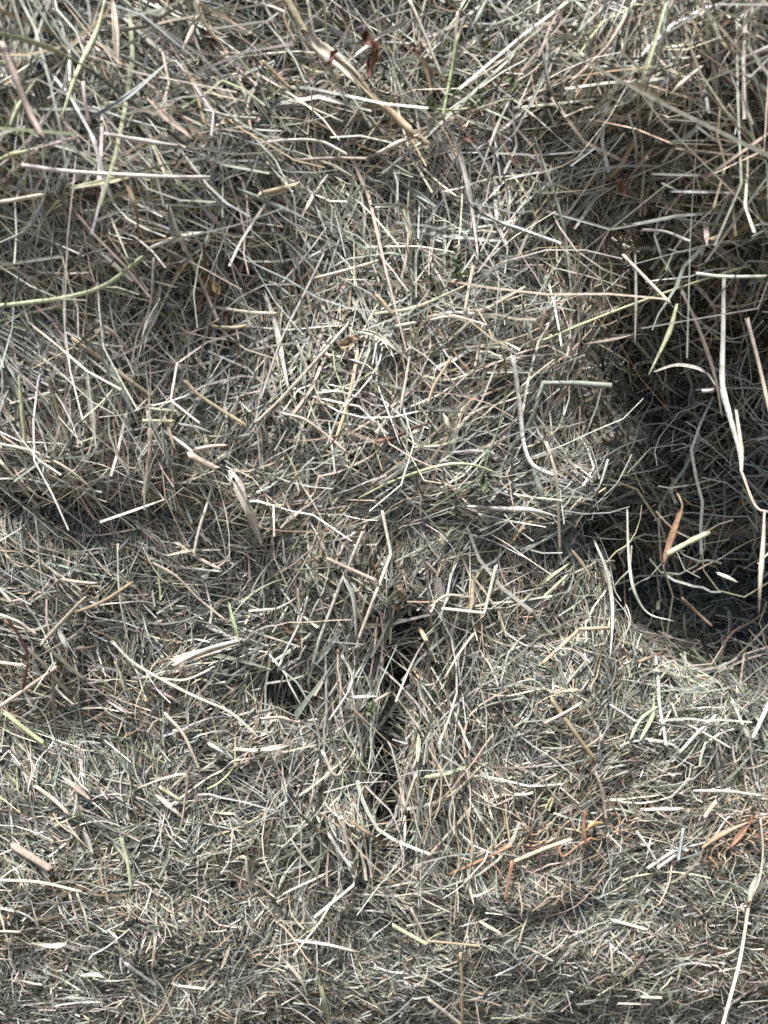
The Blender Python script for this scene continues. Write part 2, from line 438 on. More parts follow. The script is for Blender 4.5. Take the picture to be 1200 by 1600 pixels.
TRI = [0]
def hay_cover(key, f, lo, hi, n, r, parent, loose=1.0, lmul=1.0, wmul=1.0, depth=1.0, back=.10, npts=4, stray=1.0):
    """the packed mass of a bale's faces: deep fill, matted blades, short stems, chaff and thin wisps, thousands of each"""
    s = np.concatenate([face_seeds(key, n), seeds(f, lo, hi, int(n * .3), r, back=back)]); r.shuffle(s); n = len(s)
    cut = np.cumsum([int(n * x) for x in (.29, .38, .10, .08, .07)])
    a, b, c, d, e, h = np.split(s, cut)
    parts = []
    P, W, g, C, _ = strands(f, a, r, (.034 * lmul, .35), (.0024 * wmul, .3), (-.020 * depth, -.006), .08, 7, .15, 3, .95)
    parts.append(ribbon_arrays(P, W, g, C, r))
    P, W, g, C, _ = strands(f, b, r, (.042 * lmul, .5), (.00142 * wmul, .42), (-.010 * depth, .003), .10 * loose, 18, .35, npts, .88, free=.05)
    parts.append(blade_arrays(P, W, g, C, r))
    P, W, g, C, _ = strands(f, c, r, (.029 * lmul, .5), (.0013 * wmul, .35), (-.008 * depth, .004), .11 * loose, 3, .12, 3, .75, pale=.5, free=.06, jit=.04)
    parts.append(tube_arrays(P, W, g, C, r))
    P, W, g, C, _ = strands(f, d, r, (.011, .45), (.0011, .35), (-.006 * depth, .003), .3 * loose, 8, .2, 3, .7, randomdir=.6, pale=.3)
    parts.append(blade_arrays(P, W, g, C, r))
    P, W, g, C, _ = strands(f, h, r, (.042 * lmul, .5), (.0008, .25), (-.006, .004), .12 * loose, 22, .35, 6, .85, randomdir=.4, free=.08, jit=.25)
    parts.append(ribbon_arrays(P, W, g, C, r))
    P, W, g, C, _ = strands(f, e[:int(len(e) * stray)], r, (.085 * lmul, .35), (.0012, .25), (-.002, .010), .06 * loose, 11, .45, 8, .8, randomdir=.3, pale=1.1, free=.15, jit=.16, cap=.014)
    parts.append(ribbon_arrays(P, W, g, C, r))
    V, q, cc = join_arrays(parts); TRI[0] += 2 * len(q)
    o = link("packed_hay_strands", mesh_np("packed_hay_strands", V, q, cc), M_HAY, parent)
    tag(o, kind="stuff")
    return o

def single_stalks(f, lo, hi, n, r, parent, length=.075, width=.0019, off=(.003, .011), back=.06):
    """the larger stalks lying on top, one mesh each"""
    s = seeds(f, lo, hi, n * 3, r, margin=40, back=back); r.shuffle(s); s = s[:n]
    h = len(s) // 2
    for blade, pts in ((True, s[:h]), (False, s[h:])):
        P, W, g, C, _ = strands(f, pts, r, (length, .35), (width, .3), off, .12, 5, .45, 7, .5, pale=.7, free=.25, jit=.05, cap=.02)
        for i in range(len(P)):
            sl = slice(i, i + 1)
            V, q, c = (blade_arrays if blade else tube_arrays)(P[sl], W[sl], g[sl], C[sl], r, *(() if blade else (5,)))
            TRI[0] += 2 * len(q)
            link("stalk" if not blade else "hay_blade", mesh_np("stalk", V, q, c), M_STEM if not blade else M_HAY, parent)

def core(f, lo, hi, parent, res=46, inset=.020):
    lo = np.array(lo, float); hi = np.array(hi, float)
    V, Q = [], []; o = 0
    for ax in range(3):
        for s in (0, 1):
            rs = res if (ax == 1 and s == 0) else res // 4                               # the seen front face is finest
            u = np.linspace(0, 1, rs + 1); uu, vv = np.meshgrid(u, u, indexing='ij')
            p = np.zeros((rs + 1, rs + 1, 3)); a, b = [i for i in range(3) if i != ax]
            p[..., ax] = s; p[..., a] = uu; p[..., b] = vv
            V.append((lo + p * (hi - lo)).reshape(-1, 3))
            i = np.arange(rs)[:, None] * (rs + 1) + np.arange(rs)[None]
            qd = np.stack([i, i + 1, i + rs + 2, i + rs + 1], -1).reshape(-1, 4)
            flip = (ax == 1) ^ (s == 0)
            Q.append((qd if flip else qd[:, ::-1]) + o); o += (rs + 1) ** 2
    V = np.concatenate(V); Q = np.concatenate(Q)
    for _ in range(10): V = V - grad(f, V) * (f(V) + inset)[:, None] * .8
    ctr = V[Q].mean(1); Q = Q[f(ctr) < -inset * .3]                                     # no skin across a hollow
    _, inv_i, inv = np.unique(np.round(V, 5), axis=0, return_index=True, return_inverse=True)
    me = mesh_np("packed_core", V[inv_i], inv.ravel()[Q], np.full((len(inv_i), 3), .2))
    me.validate()
    return link("packed_core", me, M_CORE, parent)

# ------------------------------------------------------------------ the setting
gm = bpy.data.meshes.new("ground")
gm.from_pydata([(-3, -3, -.76), (3, -3, -.76), (3, 3, -.76), (-3, 3, -.76)], [], [(0, 1, 2, 3)])
tag(link("ground", gm, ground_material()), kind="structure")

# ------------------------------------------------------------------ the bales
G_B = "stacked hay bales"
SPEC = {
    'upper': ("hay_bale", "big bulging hay bale filling the upper part, dark gap at its right side", (-.50, -.11, .0), (.145, .30, .46), 72000,
              dict(npts=5, depth=1.3), dict(n=60)),
    'right': ("hay_bale", "loose shaggy hay bale in deep shade across the black gap", (.19, -.09, -.05), (.56, .34, .46), 24000,
              dict(loose=1.7, lmul=1.3, depth=2.2, back=.16, npts=5), dict(n=60, length=.07, off=(.003, .012))),
    'lower': ("hay_bale", "wide tightly packed hay bale under the bulging upper bale, rusty roots along its base", (-.50, -.05, -.33), (.56, .34, .02), 78000,
              dict(lmul=.64, wmul=.78, stray=.4, npts=3, loose=1.3), dict(n=60, length=.05, width=.0018, off=(.002, .007))),
    'bottom': ("hay_bale", "lowest hay bale of fine short chaff in dim light along the bottom edge", (-.50, .0, -.62), (.56, .36, -.29), 72000,
               dict(lmul=.58, wmul=.74, stray=.3, npts=3, loose=2.2), dict(n=60, length=.038, width=.0016, off=(.001, .006))),
    'tuft': ("hay_wad", "slumped wad of upright hay hanging below the upper bale, split by dark hollows", (-.09, -.05, -.29), (.062, .06, .02), 19000,
             dict(loose=1.2, lmul=.95, stray=.3), dict(n=60, length=.06, width=.0018)),
    'back': ("hay_bale", "added hay bale shutting out sky light behind the black gap between upper and right bales", (-.05, .41, -.06), (.5, .75, .46), 1500,
             dict(lmul=1.3, wmul=1.3), None),
}
ROOT = {}
for i, (k, (nm, lab, lo, hi, n, kw, st)) in enumerate(SPEC.items()):
    r = np.random.default_rng(100 + i); f = BALES[k]
    ROOT[k] = empty(nm, lab, "hay bale" if nm == "hay_bale" else "hay wad", G_B if nm == "hay_bale" else None)
    clo, chi = np.array(lo), np.array(hi)
    if k == 'bottom': clo[2] = -.75
    core(f, clo, chi, ROOT[k], res=120 if k != 'tuft' else 60, inset={'right': .042, 'tuft': .012}.get(k, .020))
    hay_cover(k, f, lo, hi, n, r, ROOT[k], **kw)
    if k == 'right':
        # loose hay hanging as a shaggy curtain in front of the hollow
        m = 1100
        sd = np.stack([.150 + .37 * r.random(m) ** .9, np.where(r.random(m) < .25, r.uniform(-.015, .06, m), r.uniform(.06, .22, m)), -.062 + .30 * r.beta(1.0, 1.3, m)], 1)
        fr = np.stack([r.uniform(.165, .47, 180), r.uniform(-.06, .0, 180), r.uniform(.15, .23, 180)], 1)      # fringe drooping from the overhang
        rt = np.stack([.20 + .27 * r.random(150) ** .7, r.uniform(-.03, .04, 150), r.uniform(-.045, .19, 150)], 1)
        sd = np.concatenate([sd, fr, rt])
        fl = np.stack([r.uniform(.17, .52, 900), r.uniform(-.03, .2, 900), r.uniform(-.158, -.118, 900)], 1)   # litter on the floor of the hollow
        sd = np.concatenate([sd, fl[f_lower(fl) > -.004]])
        P, W, g, C, _ = strands(lambda p: -p[..., 1], sd, r, (.058, .45), (.0013, .35), (0, 0), .2, 16, .5, 7, 0.0, pale=.25, randomdir=.35, jit=.25)
        V, q, cc = ribbon_arrays(P, W, g, C, r); TRI[0] += 2 * len(q)
        tag(link("loose_hay_strands", mesh_np("loose_hay_strands", V, q, cc), M_HAY, ROOT[k]), kind="stuff")
    if k == 'tuft':
        m = 620                                                                          # upright strands trailing down the wad
        sd = np.stack([r.uniform(-.078, .066, m), r.uniform(-.042, -.026, m), r.uniform(-.27, .0, m)], 1)
        P, W, g, C, _ = strands(lambda p: -p[..., 1], sd, r, (.075, .35), (.0013, .3), (0, 0), .06, 9, .35, 7, 0.0, pale=.5, randomdir=.05, jit=.12, lscale=False)
        ok = ~(in_hollow(P) & (r.random(len(P)) < .8)); P, W, g, C = P[ok], W[ok], g[ok], C[ok]
        V, q, cc = ribbon_arrays(P, W, g, C, r); TRI[0] += 2 * len(q)
        tag(link("trailing_hay_strands", mesh_np("trailing_hay_strands", V, q, cc), M_HAY, ROOT[k]), kind="stuff")
    if st: single_stalks(f, lo, hi, r=r, parent=ROOT[k], **st)

# ------------------------------------------------------------------ single pieces seen in the photograph
def spline(P, sub, sharp):
    P = np.asarray(P, float)
    if len(P) < 3 or sharp:
        out = []
        for a, b in zip(P[:-1], P[1:]): out += [a + (b - a) * t for t in (0, .08, .5, .92)]
        return np.array(out + [P[-1]])
    Q = np.concatenate([[2 * P[0] - P[1]], P, [2 * P[-1] - P[-2]]]); out = []
    for i in range(1, len(Q) - 2):
        p0, p1, p2, p3 = Q[i - 1:i + 3]
        for t in np.arange(sub) / sub:
            out.append(.5 * (2 * p1 + (p2 - p0) * t + (2 * p0 - 5 * p1 + 4 * p2 - p3) * t * t + (3 * p1 - p0 - 3 * p2 + p3) * t ** 3))
    return np.array(out + [P[-1]])

def place(pts, lift):
    """stand a stalk's joints just clear of the hay under them"""
    a = np.array(pts, float); d, t = raycast(a[:, 0], a[:, 1])
    hang = (a[:, 0] > 960) & (a[:, 1] > 370) & (a[:, 1] < 950)                           # these dangle from the overhang, in front of the hollow
    t = np.where(hang, np.minimum(t, .585 + .02 * np.sin(a[:, 0].mean() * .7)), t)
    if len(a) > 1:
        s = np.concatenate([[0], np.cumsum(np.hypot(*np.diff(a[:, :2], axis=0).T))]); s /= s[-1]
        e0, e1 = (t[0], t[-1])
        if abs(e0 - e1) > .12: e0 = e1 = min(e0, e1)
        t = np.minimum(t, e0 + (e1 - e0) * s + .012)
    lf = .006 + np.interp(np.linspace(0, 1, len(a)), np.linspace(0, 1, len(lift)), lift) if isinstance(lift, (list, tuple)) else np.full(len(a), lift + .006)
    return CAM_P + d * (t - lf)[:, None], t

def stalk_mesh(P, w, col, kind, r, taper=(1, 1), m=7):
    """w in metres; kind: stem = round hollow stalk with cut ends, blade = folded leaf blade"""
    P = P[None]; g = (CAM_P - P.mean(1)); g /= np.linalg.norm(g)
    C = np.array(PAL[col])[None] * np.exp(r.normal(0, .02, (1, 3)))
    k = P.shape[1]; T = np.gradient(P, axis=1); T /= np.linalg.norm(T, axis=2, keepdims=True)
    B = np.cross(T, g[:, None]); B /= np.maximum(np.linalg.norm(B, axis=2, keepdims=True), 1e-9); N = np.cross(B, T)
    t = np.linspace(0, 1, k); prof = np.interp(t, (0, .5, 1), (taper[0], 1, taper[1]))
    hw = (w / 2 * prof)[None, :, None] * (1 + r.normal(0, .05, (1, k, 1)))
    tone = (1 + .12 * np.sin(t * r.uniform(4, 12) + r.uniform(0, 6)))[None, :, None, None]
    if kind == 'stem':
        ring = [(math.cos(2 * math.pi * i / m), .8 * math.sin(2 * math.pi * i / m)) for i in range(m)]
        V = np.stack([P + (B * x + N * y) * hw for x, y in ring], 2); mm = m
        q = np.concatenate([(np.arange(k - 1) * m)[:, None] + np.array([i, (i + 1) % m, m + (i + 1) % m, m + i]) for i in range(m)])
        caps = [list(range(m))[::-1], [(k - 1) * m + i for i in range(m)]]
    else:
        ro = r.normal(0, .35) + r.normal(0, .35) * np.linspace(-1, 1, k)[None, :, None]
        B, N = B * np.cos(ro) + N * np.sin(ro), N * np.cos(ro) - B * np.sin(ro)
        cr = [(-1, .25), (-.5, -.12), (0, -.28), (.5, -.12), (1, .25)]
        if r.random() < .5: cr = [(x, -y) for x, y in cr]
        V = np.stack([P + B * x * hw + N * y * hw for x, y in cr], 2); mm = 5
        # underside, so that the blade has thickness
        V = np.concatenate([V, (V - N[:, :, None] * max(.0002, w * .05))[:, :, ::-1]], 2); mm = 10
        q = np.concatenate([(np.arange(k - 1) * mm)[:, None] + np.array([i, (i + 1) % mm, mm + (i + 1) % mm, mm + i]) for i in range(mm)])
        caps = [list(range(mm))[::-1], [(k - 1) * mm + i for i in range(mm)]]
    streak = np.exp(r.normal(0, .16, (1, 1, mm, 1)))
    for e in (0, -1): V[:, e] = V[:, e] + T[:, e][:, None] * (r.uniform(-.9, .9, (1, mm, 1)) * w)   # torn ends
    col_ = np.broadcast_to(C[:, None, None] * tone * streak, V.shape)
    TRI[0] += 2 * len(q)
    return mesh_np("stalk", V.reshape(-1, 3), q, np.clip(col_.reshape(-1, 3), 0, .85), caps)

RS = np.random.default_rng(5)
def piece(pts, wpx, col, kind='stem', lift=.009, sharp=False, taper=None, sub=5):
    P, t = place(pts, lift); w = (.76 if kind == 'stem' else .9) * wpx * t.mean() * 2 * TANH / 1600
    C3 = spline(P, sub, sharp)
    for _ in range(4):                                                                  # ride over the matted hay
        need = np.clip(min(.013, np.min(lift) + .005) - f_all(C3), 0, .02)
        need[1:-1] = np.maximum(need[1:-1], (need[:-2] + need[2:]) / 2)
        v = CAM_P - C3; C3 = C3 + v / np.linalg.norm(v, axis=1, keepdims=True) * need[:, None]
    if taper is None: taper = (1, .95) if kind == 'stem' else (.55, .25)
    return stalk_mesh(C3, w, col, kind, RS, taper)

S, B = 'stem', 'blade'
G_S = "loose straws lying on the hay"
# name, label (None: a stalk of the bale under it), points in the photograph, width, colour, kind, lift, sharp
PIECES = [
 ("hay_strand", "long white flat grass blade curving down right of the green weed", [(695,190),(715,230),(733,300),(741,350),(747,402)], 9, 'white', B, .012, 0),
 ("straw", "thin cream straw slanting down from top edge toward the green weed", [(640,0),(662,50),(682,100),(694,128)], 6, 'cream', S, .014, 0),
 ("hay_strand", "yellow-green blade rising from black gap to the top right", [(1042,0),(1022,70),(1003,130),(994,175)], 6, 'ygreen', B, .02, 0),
 ("straw", "pinkish straw reaching from the top edge down left above the gap", [(992,0),(955,65),(925,98),(890,130)], 7, 'pink', S, .014, 0),
 ("straw_stub", "thick cream cut straw stub on the shaded bale near the right edge", [(1135,283),(1182,240)], 13, 'white', S, .02, 0),
 ("hay_strand", "long grey-green blade hanging down left side of the black gap", [(835,215),(858,280),(878,345),(888,410),(896,502)], 6, 'grey', B, .012, 0),
 ("straw", "white straight straw crossing blurred wad at upper left", [(35,258),(110,268),(250,276),(325,277)], 7, 'white', S, .03, 0),
 ("straw", "yellowish flat straw rising under the blurred white straw", [(110,294),(180,280),(262,256)], 10, 'ygreen', B, .026, 0),
 ("hay_strand", "pale grey blade pointing down right from the blurred wad", [(375,296),(430,320),(492,350)], 9, 'grey', B, .018, 0),
 ("straw_stub", "short golden straw stub beside the pale grey blade", [(405,303),(466,288)], 9, 'straw', S, .018, 0),
 ("hay_strand", "out-of-focus yellow-green blade in the top left corner", [(-10,50),(70,72),(142,108)], 8, 'ygreen', B, .04, 0),
 ("hay_strand", "tall blurred pale green blade bowing down from top edge, left corner", [(165,0),(152,50),(120,115),(95,185)], 8, 'ygreen', B, .035, 0),
 ("straw", "blurred cream straw leaning steeply near the left edge", [(4,68),(25,122),(45,172),(68,218)], 11, 'pink', S, .035, 0),
 ("straw", "upright broad cream straw dropping from top edge near left corner", [(176,0),(181,50),(184,112)], 11, 'cream', B, .022, 0),
 ("straw", "long curved yellowish straw sweeping in from left edge", [(-10,479),(50,472),(105,464),(165,445),(222,402)], 8, 'ygreen', S, .022, 0),
 ("straw", "long straight cream straw pointing down beside ochre leaf scrap", [(262,320),(282,372),(305,420),(342,504)], 7, 'cream', S, .014, 0),
 ("hay_strand", "drooping grey-brown blade below the blurred white straw", [(178,243),(198,288),(212,325),(217,372)], 7, 'tan', B, .026, 0),
 ("straw", "bright white folded straw on centre left of upper bale", [(413,458),(430,505),(441,560),(451,606)], 10, 'white', B, .009, 0),
 ("straw", "thin white straw bowing left above the pink straw", [(506,397),(470,470),(438,535),(408,622)], 5, 'white', S, .011, 0),
 ("straw", "long pink straw rising right across middle of upper bale", [(398,662),(440,622),(512,543),(545,505)], 7, 'pink', S, .010, 0),
 ("straw", "tan upright straw with joint above orange strip", [(560,548),(546,620),(524,692)], 8, 'straw', S, .010, 0),
 ("straw_stub", "short flat white straw standing upright on lower left of upper bale", [(135,580),(142,640),(151,708)], 8, 'white', B, .012, 0),
 ("hay_strand", "folded grey-green blade right of the short white straw", [(167,565),(190,610),(217,660)], 10, 'grey', B, .011, 0),
 ("straw", "tan straw sloping down right over the folded grey-green blade", [(114,530),(165,566),(205,596),(241,622)], 8, 'straw', S, .009, 0),
 ("straw", "thin grey straw slanting off the lower edge of upper bale", [(233,650),(265,720),(288,785),(301,822)], 6, 'greygreen', S, .016, 0),
 ("straw", "thin cream straw arching in low from left edge", [(-8,692),(55,706),(105,732),(142,762)], 5, 'cream', S, .014, 0),
 ("hay_strand", "yellow-green blade arching over the central wad", [(562,778),(620,750),(690,728),(735,726),(772,737)], 7, 'ygreen', B, .016, 0),
 ("straw", "kinked cream straw hanging over top of central wad", [(597,798),(611,866),(586,930),(561,997)], 7, 'cream', S, .014, 1),
 ("straw", "tan cut straw lying across the top of the central wad", [(510,872),(590,908)], 7, 'pink', S, .013, 0),
 ("hay_strand", "white crooked blade left of the central hollow", [(539,905),(554,940),(557,1002)], 9, 'white', B, .012, 0),
 ("straw", "cream straw bent at right angle to right of central wad", [(775,885),(757,958),(692,951)], 7, 'cream', S, .010, 1),
 ("straw", "thick white kinked straw hanging at right end of upper bale", [(801,555),(812,630),(818,690),(832,726),(868,744)], 9, 'white', S, .014, 0),
 ("straw", "thin cream straw dangling past upper bale's lower right corner", [(853,690),(869,745),(873,810),(875,862)], 6, 'cream', S, .016, 0),
 ("hay_strand", "thin white blade hooking round in the deep shadow", [(980,798),(982,860),(990,918),(1012,957),(1052,970)], 5, 'white', B, .025, 0),
 ("hay_strand", "white bowed blade hanging at left border of deep shadow", [(926,840),(948,895),(957,955),(954,1022)], 7, 'white', B, .020, 0),
 ("straw", "tan straw bent in an elbow at left border of the shadow", [(848,1036),(906,983),(981,980)], 7, 'straw', S, .009, 1),
 ("straw_stub", "yellow-green cut straw beside the orange twig in shade", [(1041,866),(1080,845),(1103,834)], 10, 'ygreen', S, .022, 0),
 ("straw", "long pale split stem hanging down the shaded right bale", [(1131,435),(1130,520),(1129,600),(1139,645),(1155,705),(1158,742)], 9, 'white', B, .024, 0),
 ("straw", "straight cream straw dropping to the right edge beside long split stem", [(1168,500),(1186,570),(1204,650)], 7, 'cream', S, .022, 0),
 ("hay_strand", "olive blade slanting down to meet the long split stem", [(1066,456),(1095,520),(1118,590),(1128,650)], 7, 'olive', B, .022, 0),
 ("straw_stub", "tiny bright white stub left of the long split stem", [(1096,611),(1117,610)], 7, 'white', S, .020, 0),
 ("straw", "thin yellowish straw bridging the black gap at a slant", [(848,532),(950,490),(1060,450),(1172,414)], 5, 'ygreen', S, .020, 0),
 ("straw", "cream straw slanting across mouth of the black gap", [(975,400),(1047,474)], 6, 'cream', S, .022, 0),
 ("hay_strand", "white ragged blade hanging along left lip of black gap", [(918,455),(905,500),(892,545),(886,602)], 7, 'white', B, .016, 0),
 ("hay_strand", "upright grey blade standing in the middle of the black gap", [(992,395),(993,460),(992,536)], 6, 'grey', B, .016, 0),
 ("straw", "long dangling blade along the left side inside the gap", [(940,395),(944,470),(943,550),(934,620)], 6, 'greygreen', B, .016, 0),
 ("straw", "thin white angular straw on sunlit lower bale under the shadow", [(1050,1100),(1059,1124),(1100,1145),(1142,1169)], 5, 'white', S, .007, 1),
 ("straw", "greyish straw sloping down right below the tan elbow straw", [(861,1092),(895,1140),(930,1188)], 9, 'tan', S, .008, 0),
 ("straw", "white straw forming left arm of a V under the shadow", [(1144,1095),(1169,1154)], 7, 'white', S, .008, 0),
 ("straw", "white straw forming right arm of a V under the shadow", [(1203,1095),(1175,1156)], 7, 'white', S, .008, 0),
 ("hay_strand", "short lime green blade left of the central wad", [(358,945),(367,980),(374,1004)], 7, 'lime', B, .010, 0),
 ("straw", "greenish cream flat straw rising right, arm of an open V at left", [(67,1005),(131,936)], 9, 'cream', B, .009, 0),
 ("straw", "long white straw running down right across left of lower bale", [(175,1002),(215,1040),(300,1086),(358,1112),(399,1147)], 6, 'white', S, .011, 0),
 ("straw", "thin white upright straw below the upper bale's dark lower edge", [(184,850),(187,930),(201,1004)], 4, 'white', S, .012, 0),
 ("straw", "dark red curved stem at left edge of lower bale", [(12,968),(34,1000),(43,1032),(34,1085)], 5, 'red', S, .010, 0),
 ("straw", "pink straw rising from left edge under dark red stem", [(-5,1107),(45,1073),(86,1044)], 7, 'pink', S, .008, 0),
 ("hay_strand", "pink blade bent over in a hook on lower bale", [(215,1231),(258,1215),(292,1211),(290,1250),(281,1298),(266,1320)], 6, 'pink', B, .010, 0),
 ("straw_stub", "fat pink cut straw stub near the lower left edge", [(22,1322),(80,1358)], 13, 'pink', S, .007, 0),
 ("straw", "cream straw lying almost flat below the fat pink stub", [(-5,1375),(60,1378),(126,1393)], 6, 'cream', S, .007, 0),
 ("hay_strand", "white wavy curl of leaf low on the left", [(52,1473),(80,1478),(101,1474),(105,1456)], 8, 'white', B, .007, 0),
 ("straw_stub", "lavender grey cut straw low on the left", [(197,1506),(246,1541)], 6, 'lav', S, .006, 0),
 ("straw_stub", "small upright pink stub above the lavender grey straw", [(244,1460),(237,1516)], 6, 'pink', B, .006, 0),
 ("straw", "cream straw lying nearly level at bottom centre", [(463,1470),(512,1476),(557,1487)], 6, 'cream', S, .007, 0),
 ("straw_stub", "pale green-cream straw stub, longer of a crossing pair at bottom centre", [(614,1446),(668,1476)], 9, 'ygreen', S, .008, 0),
 ("straw_stub", "thin cream straw steeper of a crossing pair at bottom centre", [(642,1420),(674,1482)], 6, 'cream', S, .006, 0),
 ("hay_strand", "white bowed blade below the level cream straw", [(436,1492),(468,1528),(480,1556)], 6, 'white', B, .007, 0),
 ("hay_strand", "broad greenish blade running off the bottom edge", [(500,1535),(508,1570),(520,1610)], 10, 'ygreen', B, .007, 0),
 ("straw", "rough tan upright stem running off bottom edge right of centre", [(719,1488),(722,1540),(722,1610)], 7, 'tan', S, .006, 0),
 ("straw", "white straw slanting off bottom edge left of the rough tan stem", [(668,1560),(722,1602)], 7, 'white', S, .006, 0),
 ("straw_stub", "white straw stub on dim chaff right of bottom centre", [(955,1437),(1009,1452)], 7, 'white', S, .006, 0),
 ("straw_stub", "short upright white straw on dim chaff near bottom right", [(955,1478),(957,1521)], 5, 'white', S, .006, 0),
 ("hay_strand", "white flattened sheath lying on the small ledge right of centre", [(735,792),(790,796),(830,797),(868,806)], 10, 'white', B, .010, 0),
 ("straw_stub", "brown orange stub standing below the left rusty roots", [(800,1348),(795,1375),(789,1407)], 7, 'orange', S, .008, 0),
 ("straw", "thin orange straw slanting up into the left rusty roots", [(702,1366),(760,1340),(800,1320)], 6, 'orange', S, .008, 0),
 # plain stalks of the bales
 (None, None, [(800,150),(780,190),(765,230),(740,300)], 5, 'white', B, .011, 0), (None, None, [(830,30),(845,75),(860,140),(880,180)], 6, 'grey', B, .015, 0),
 (None, None, [(855,60),(852,110),(835,150),(800,215)], 6, 'grey', B, .013, 0), (None, None, [(1000,200),(975,250),(955,275)], 9, 'straw', S, .012, 0),
 (None, None, [(1040,195),(1015,240),(995,280)], 6, 'grey', B, .016, 0), (None, None, [(1105,190),(1060,225),(1030,262)], 8, 'white', B, .018, 0),
 (None, None, [(1200,75),(1145,98)], 7, 'white', S, .02, 0), (None, None, [(1095,105),(1065,130),(1050,145)], 7, 'cream', B, .018, 0),
 (None, None, [(1122,40),(1121,90),(1132,128),(1150,140)], 6, 'grey', B, .02, 0), (None, None, [(1090,155),(1115,180),(1122,220),(1120,300)], 5, 'grey', B, .02, 0),
 (None, None, [(1160,215),(1145,290),(1142,320),(1160,350),(1180,368)], 4, 'grey', B, .02, 0), (None, None, [(1062,240),(1063,300),(1066,330)], 5, 'cream', B, .014, 0),
 (None, None, [(1100,300),(1105,380)], 11, 'cream', B, .012, 0), (None, None, [(1110,375),(1160,352),(1200,335)], 8, 'straw', S, .012, 0),
 (None, None, [(1004,359),(1040,362),(1080,378)], 5, 'white', S, .018, 0), (None, None, [(1085,427),(1130,432),(1195,432)], 6, 'white', S, .022, 0),
 (None, None, [(1056,480),(1045,520),(1015,583)], 8, 'ygreen', B, .016, 0), (None, None, [(913,538),(950,533),(988,523)], 5, 'pink', B, .014, 0),
 (None, None, [(1023,580),(1060,570),(1100,580),(1120,605)], 5, 'white', B, .018, 0), (None, None, [(1158,735),(1180,790),(1200,800)], 5, 'pink', S, .02, 0),
 (None, None, [(1150,640),(1158,700),(1160,735)], 6, 'cream', B, .026, 0), (None, None, [(1195,800),(1193,850),(1188,910),(1186,955)], 8, 'cream', B, .02, 0),
 (None, None, [(1120,895),(1150,908)], 6, 'white', B, .02, 0), (None, None, [(1100,1000),(1130,985),(1160,970)], 7, 'tan', S, .006, 0),
 (None, None, [(1065,935),(1090,958),(1112,978)], 7, 'brown', S, .006, 0), (None, None, [(995,1035),(1035,1020)], 6, 'tan', S, .006, 0),
 (None, None, [(895,862),(910,880),(925,903)], 7, 'straw', B, .01, 0), (None, None, [(820,935),(855,905),(890,880)], 7, 'ygreen', B, .01, 0),
 (None, None, [(850,932),(885,900)], 6, 'ygreen', S, .01, 0), (None, None, [(865,1080),(906,1077)], 6, 'straw', B, .009, 0),
 (None, None, [(850,1130),(880,1115),(909,1098)], 6, 'pink', S, .009, 0), (None, None, [(1000,1155),(1018,1120),(1022,1085)], 8, 'ygreen', B, .008, 0),
 (None, None, [(985,1155),(1000,1125),(1025,1105)], 6, 'ygreen', S, .008, 0), (None, None, [(955,1103),(994,1128)], 6, 'white', S, .008, 0),
 (None, None, [(1060,1178),(1090,1145),(1118,1118)], 6, 'white', S, .008, 0), (None, None, [(930,1205),(940,1235),(948,1285)], 6, 'pink', S, .008, 0),
 (None, None, [(1003,1265),(1060,1264)], 6, 'white', S, .008, 0), (None, None, [(1100,1277),(1120,1250)], 7, 'cream', S, .007, 0),
 (None, None, [(1080,1236),(1140,1237),(1190,1243)], 6, 'white', B, .008, 0), (None, None, [(1067,1295),(1060,1345)], 6, 'lav', S, .007, 0),
 (None, None, [(1010,1358),(1052,1330)], 6, 'white', S, .006, 0), (None, None, [(1025,1358),(1057,1335)], 6, 'white', S, .006, 0),
 (None, None, [(995,1300),(1010,1320),(1025,1345)], 5, 'white', S, .006, 0), (None, None, [(1005,1430),(1000,1400),(1015,1380)], 5, 'grey', B, .006, 0),
 (None, None, [(985,1590),(978,1600),(985,1570)], 6, 'white', B, .006, 0), (None, None, [(1000,1558),(1035,1559)], 5, 'cream', S, .006, 0),
 (None, None, [(965,1568),(1016,1569)], 4, 'cream', S, .007, 0), (None, None, [(750,1478),(720,1475),(668,1470)], 5, 'tan', S, .006, 0),
 (None, None, [(750,1440),(785,1460)], 6, 'white', B, .006, 0), (None, None, [(733,1375),(740,1400),(770,1388)], 5, 'white', B, .006, 0),
 (None, None, [(730,1350),(735,1390),(741,1415)], 6, 'white', B, .008, 0), (None, None, [(515,1305),(530,1330),(550,1357)], 7, 'white', S, .008, 0),
 (None, None, [(552,1285),(580,1305),(607,1325)], 7, 'tan', S, .01, 0), (None, None, [(615,1215),(628,1260),(632,1300),(630,1330)], 7, 'white', B, .012, 0),
 (None, None, [(650,1210),(640,1240),(632,1268)], 5, 'cream', S, .012, 0), (None, None, [(622,1200),(632,1260)], 7, 'pink', B, .013, 0),
 (None, None, [(665,1215),(700,1208),(725,1200)], 9, 'ygreen', S, .01, 0), (None, None, [(700,1245),(725,1225),(748,1200)], 5, 'straw', S, .01, 0),
 (None, None, [(655,1150),(652,1190)], 8, 'cream', B, .012, 0), (None, None, [(505,1175),(518,1205),(525,1212)], 7, 'cream', S, .01, 0),
 (None, None, [(402,1172),(430,1168),(470,1160)], 8, 'cream', B, .008, 0), (None, None, [(408,1123),(440,1121),(462,1128),(495,1124)], 6, 'pink', S, .01, 0),
 (None, None, [(535,1025),(550,1055),(545,1080),(515,1125)], 5, 'white', S, .012, 0), (None, None, [(433,1050),(445,1020),(470,970),(480,935)], 5, 'white', S, .012, 0),
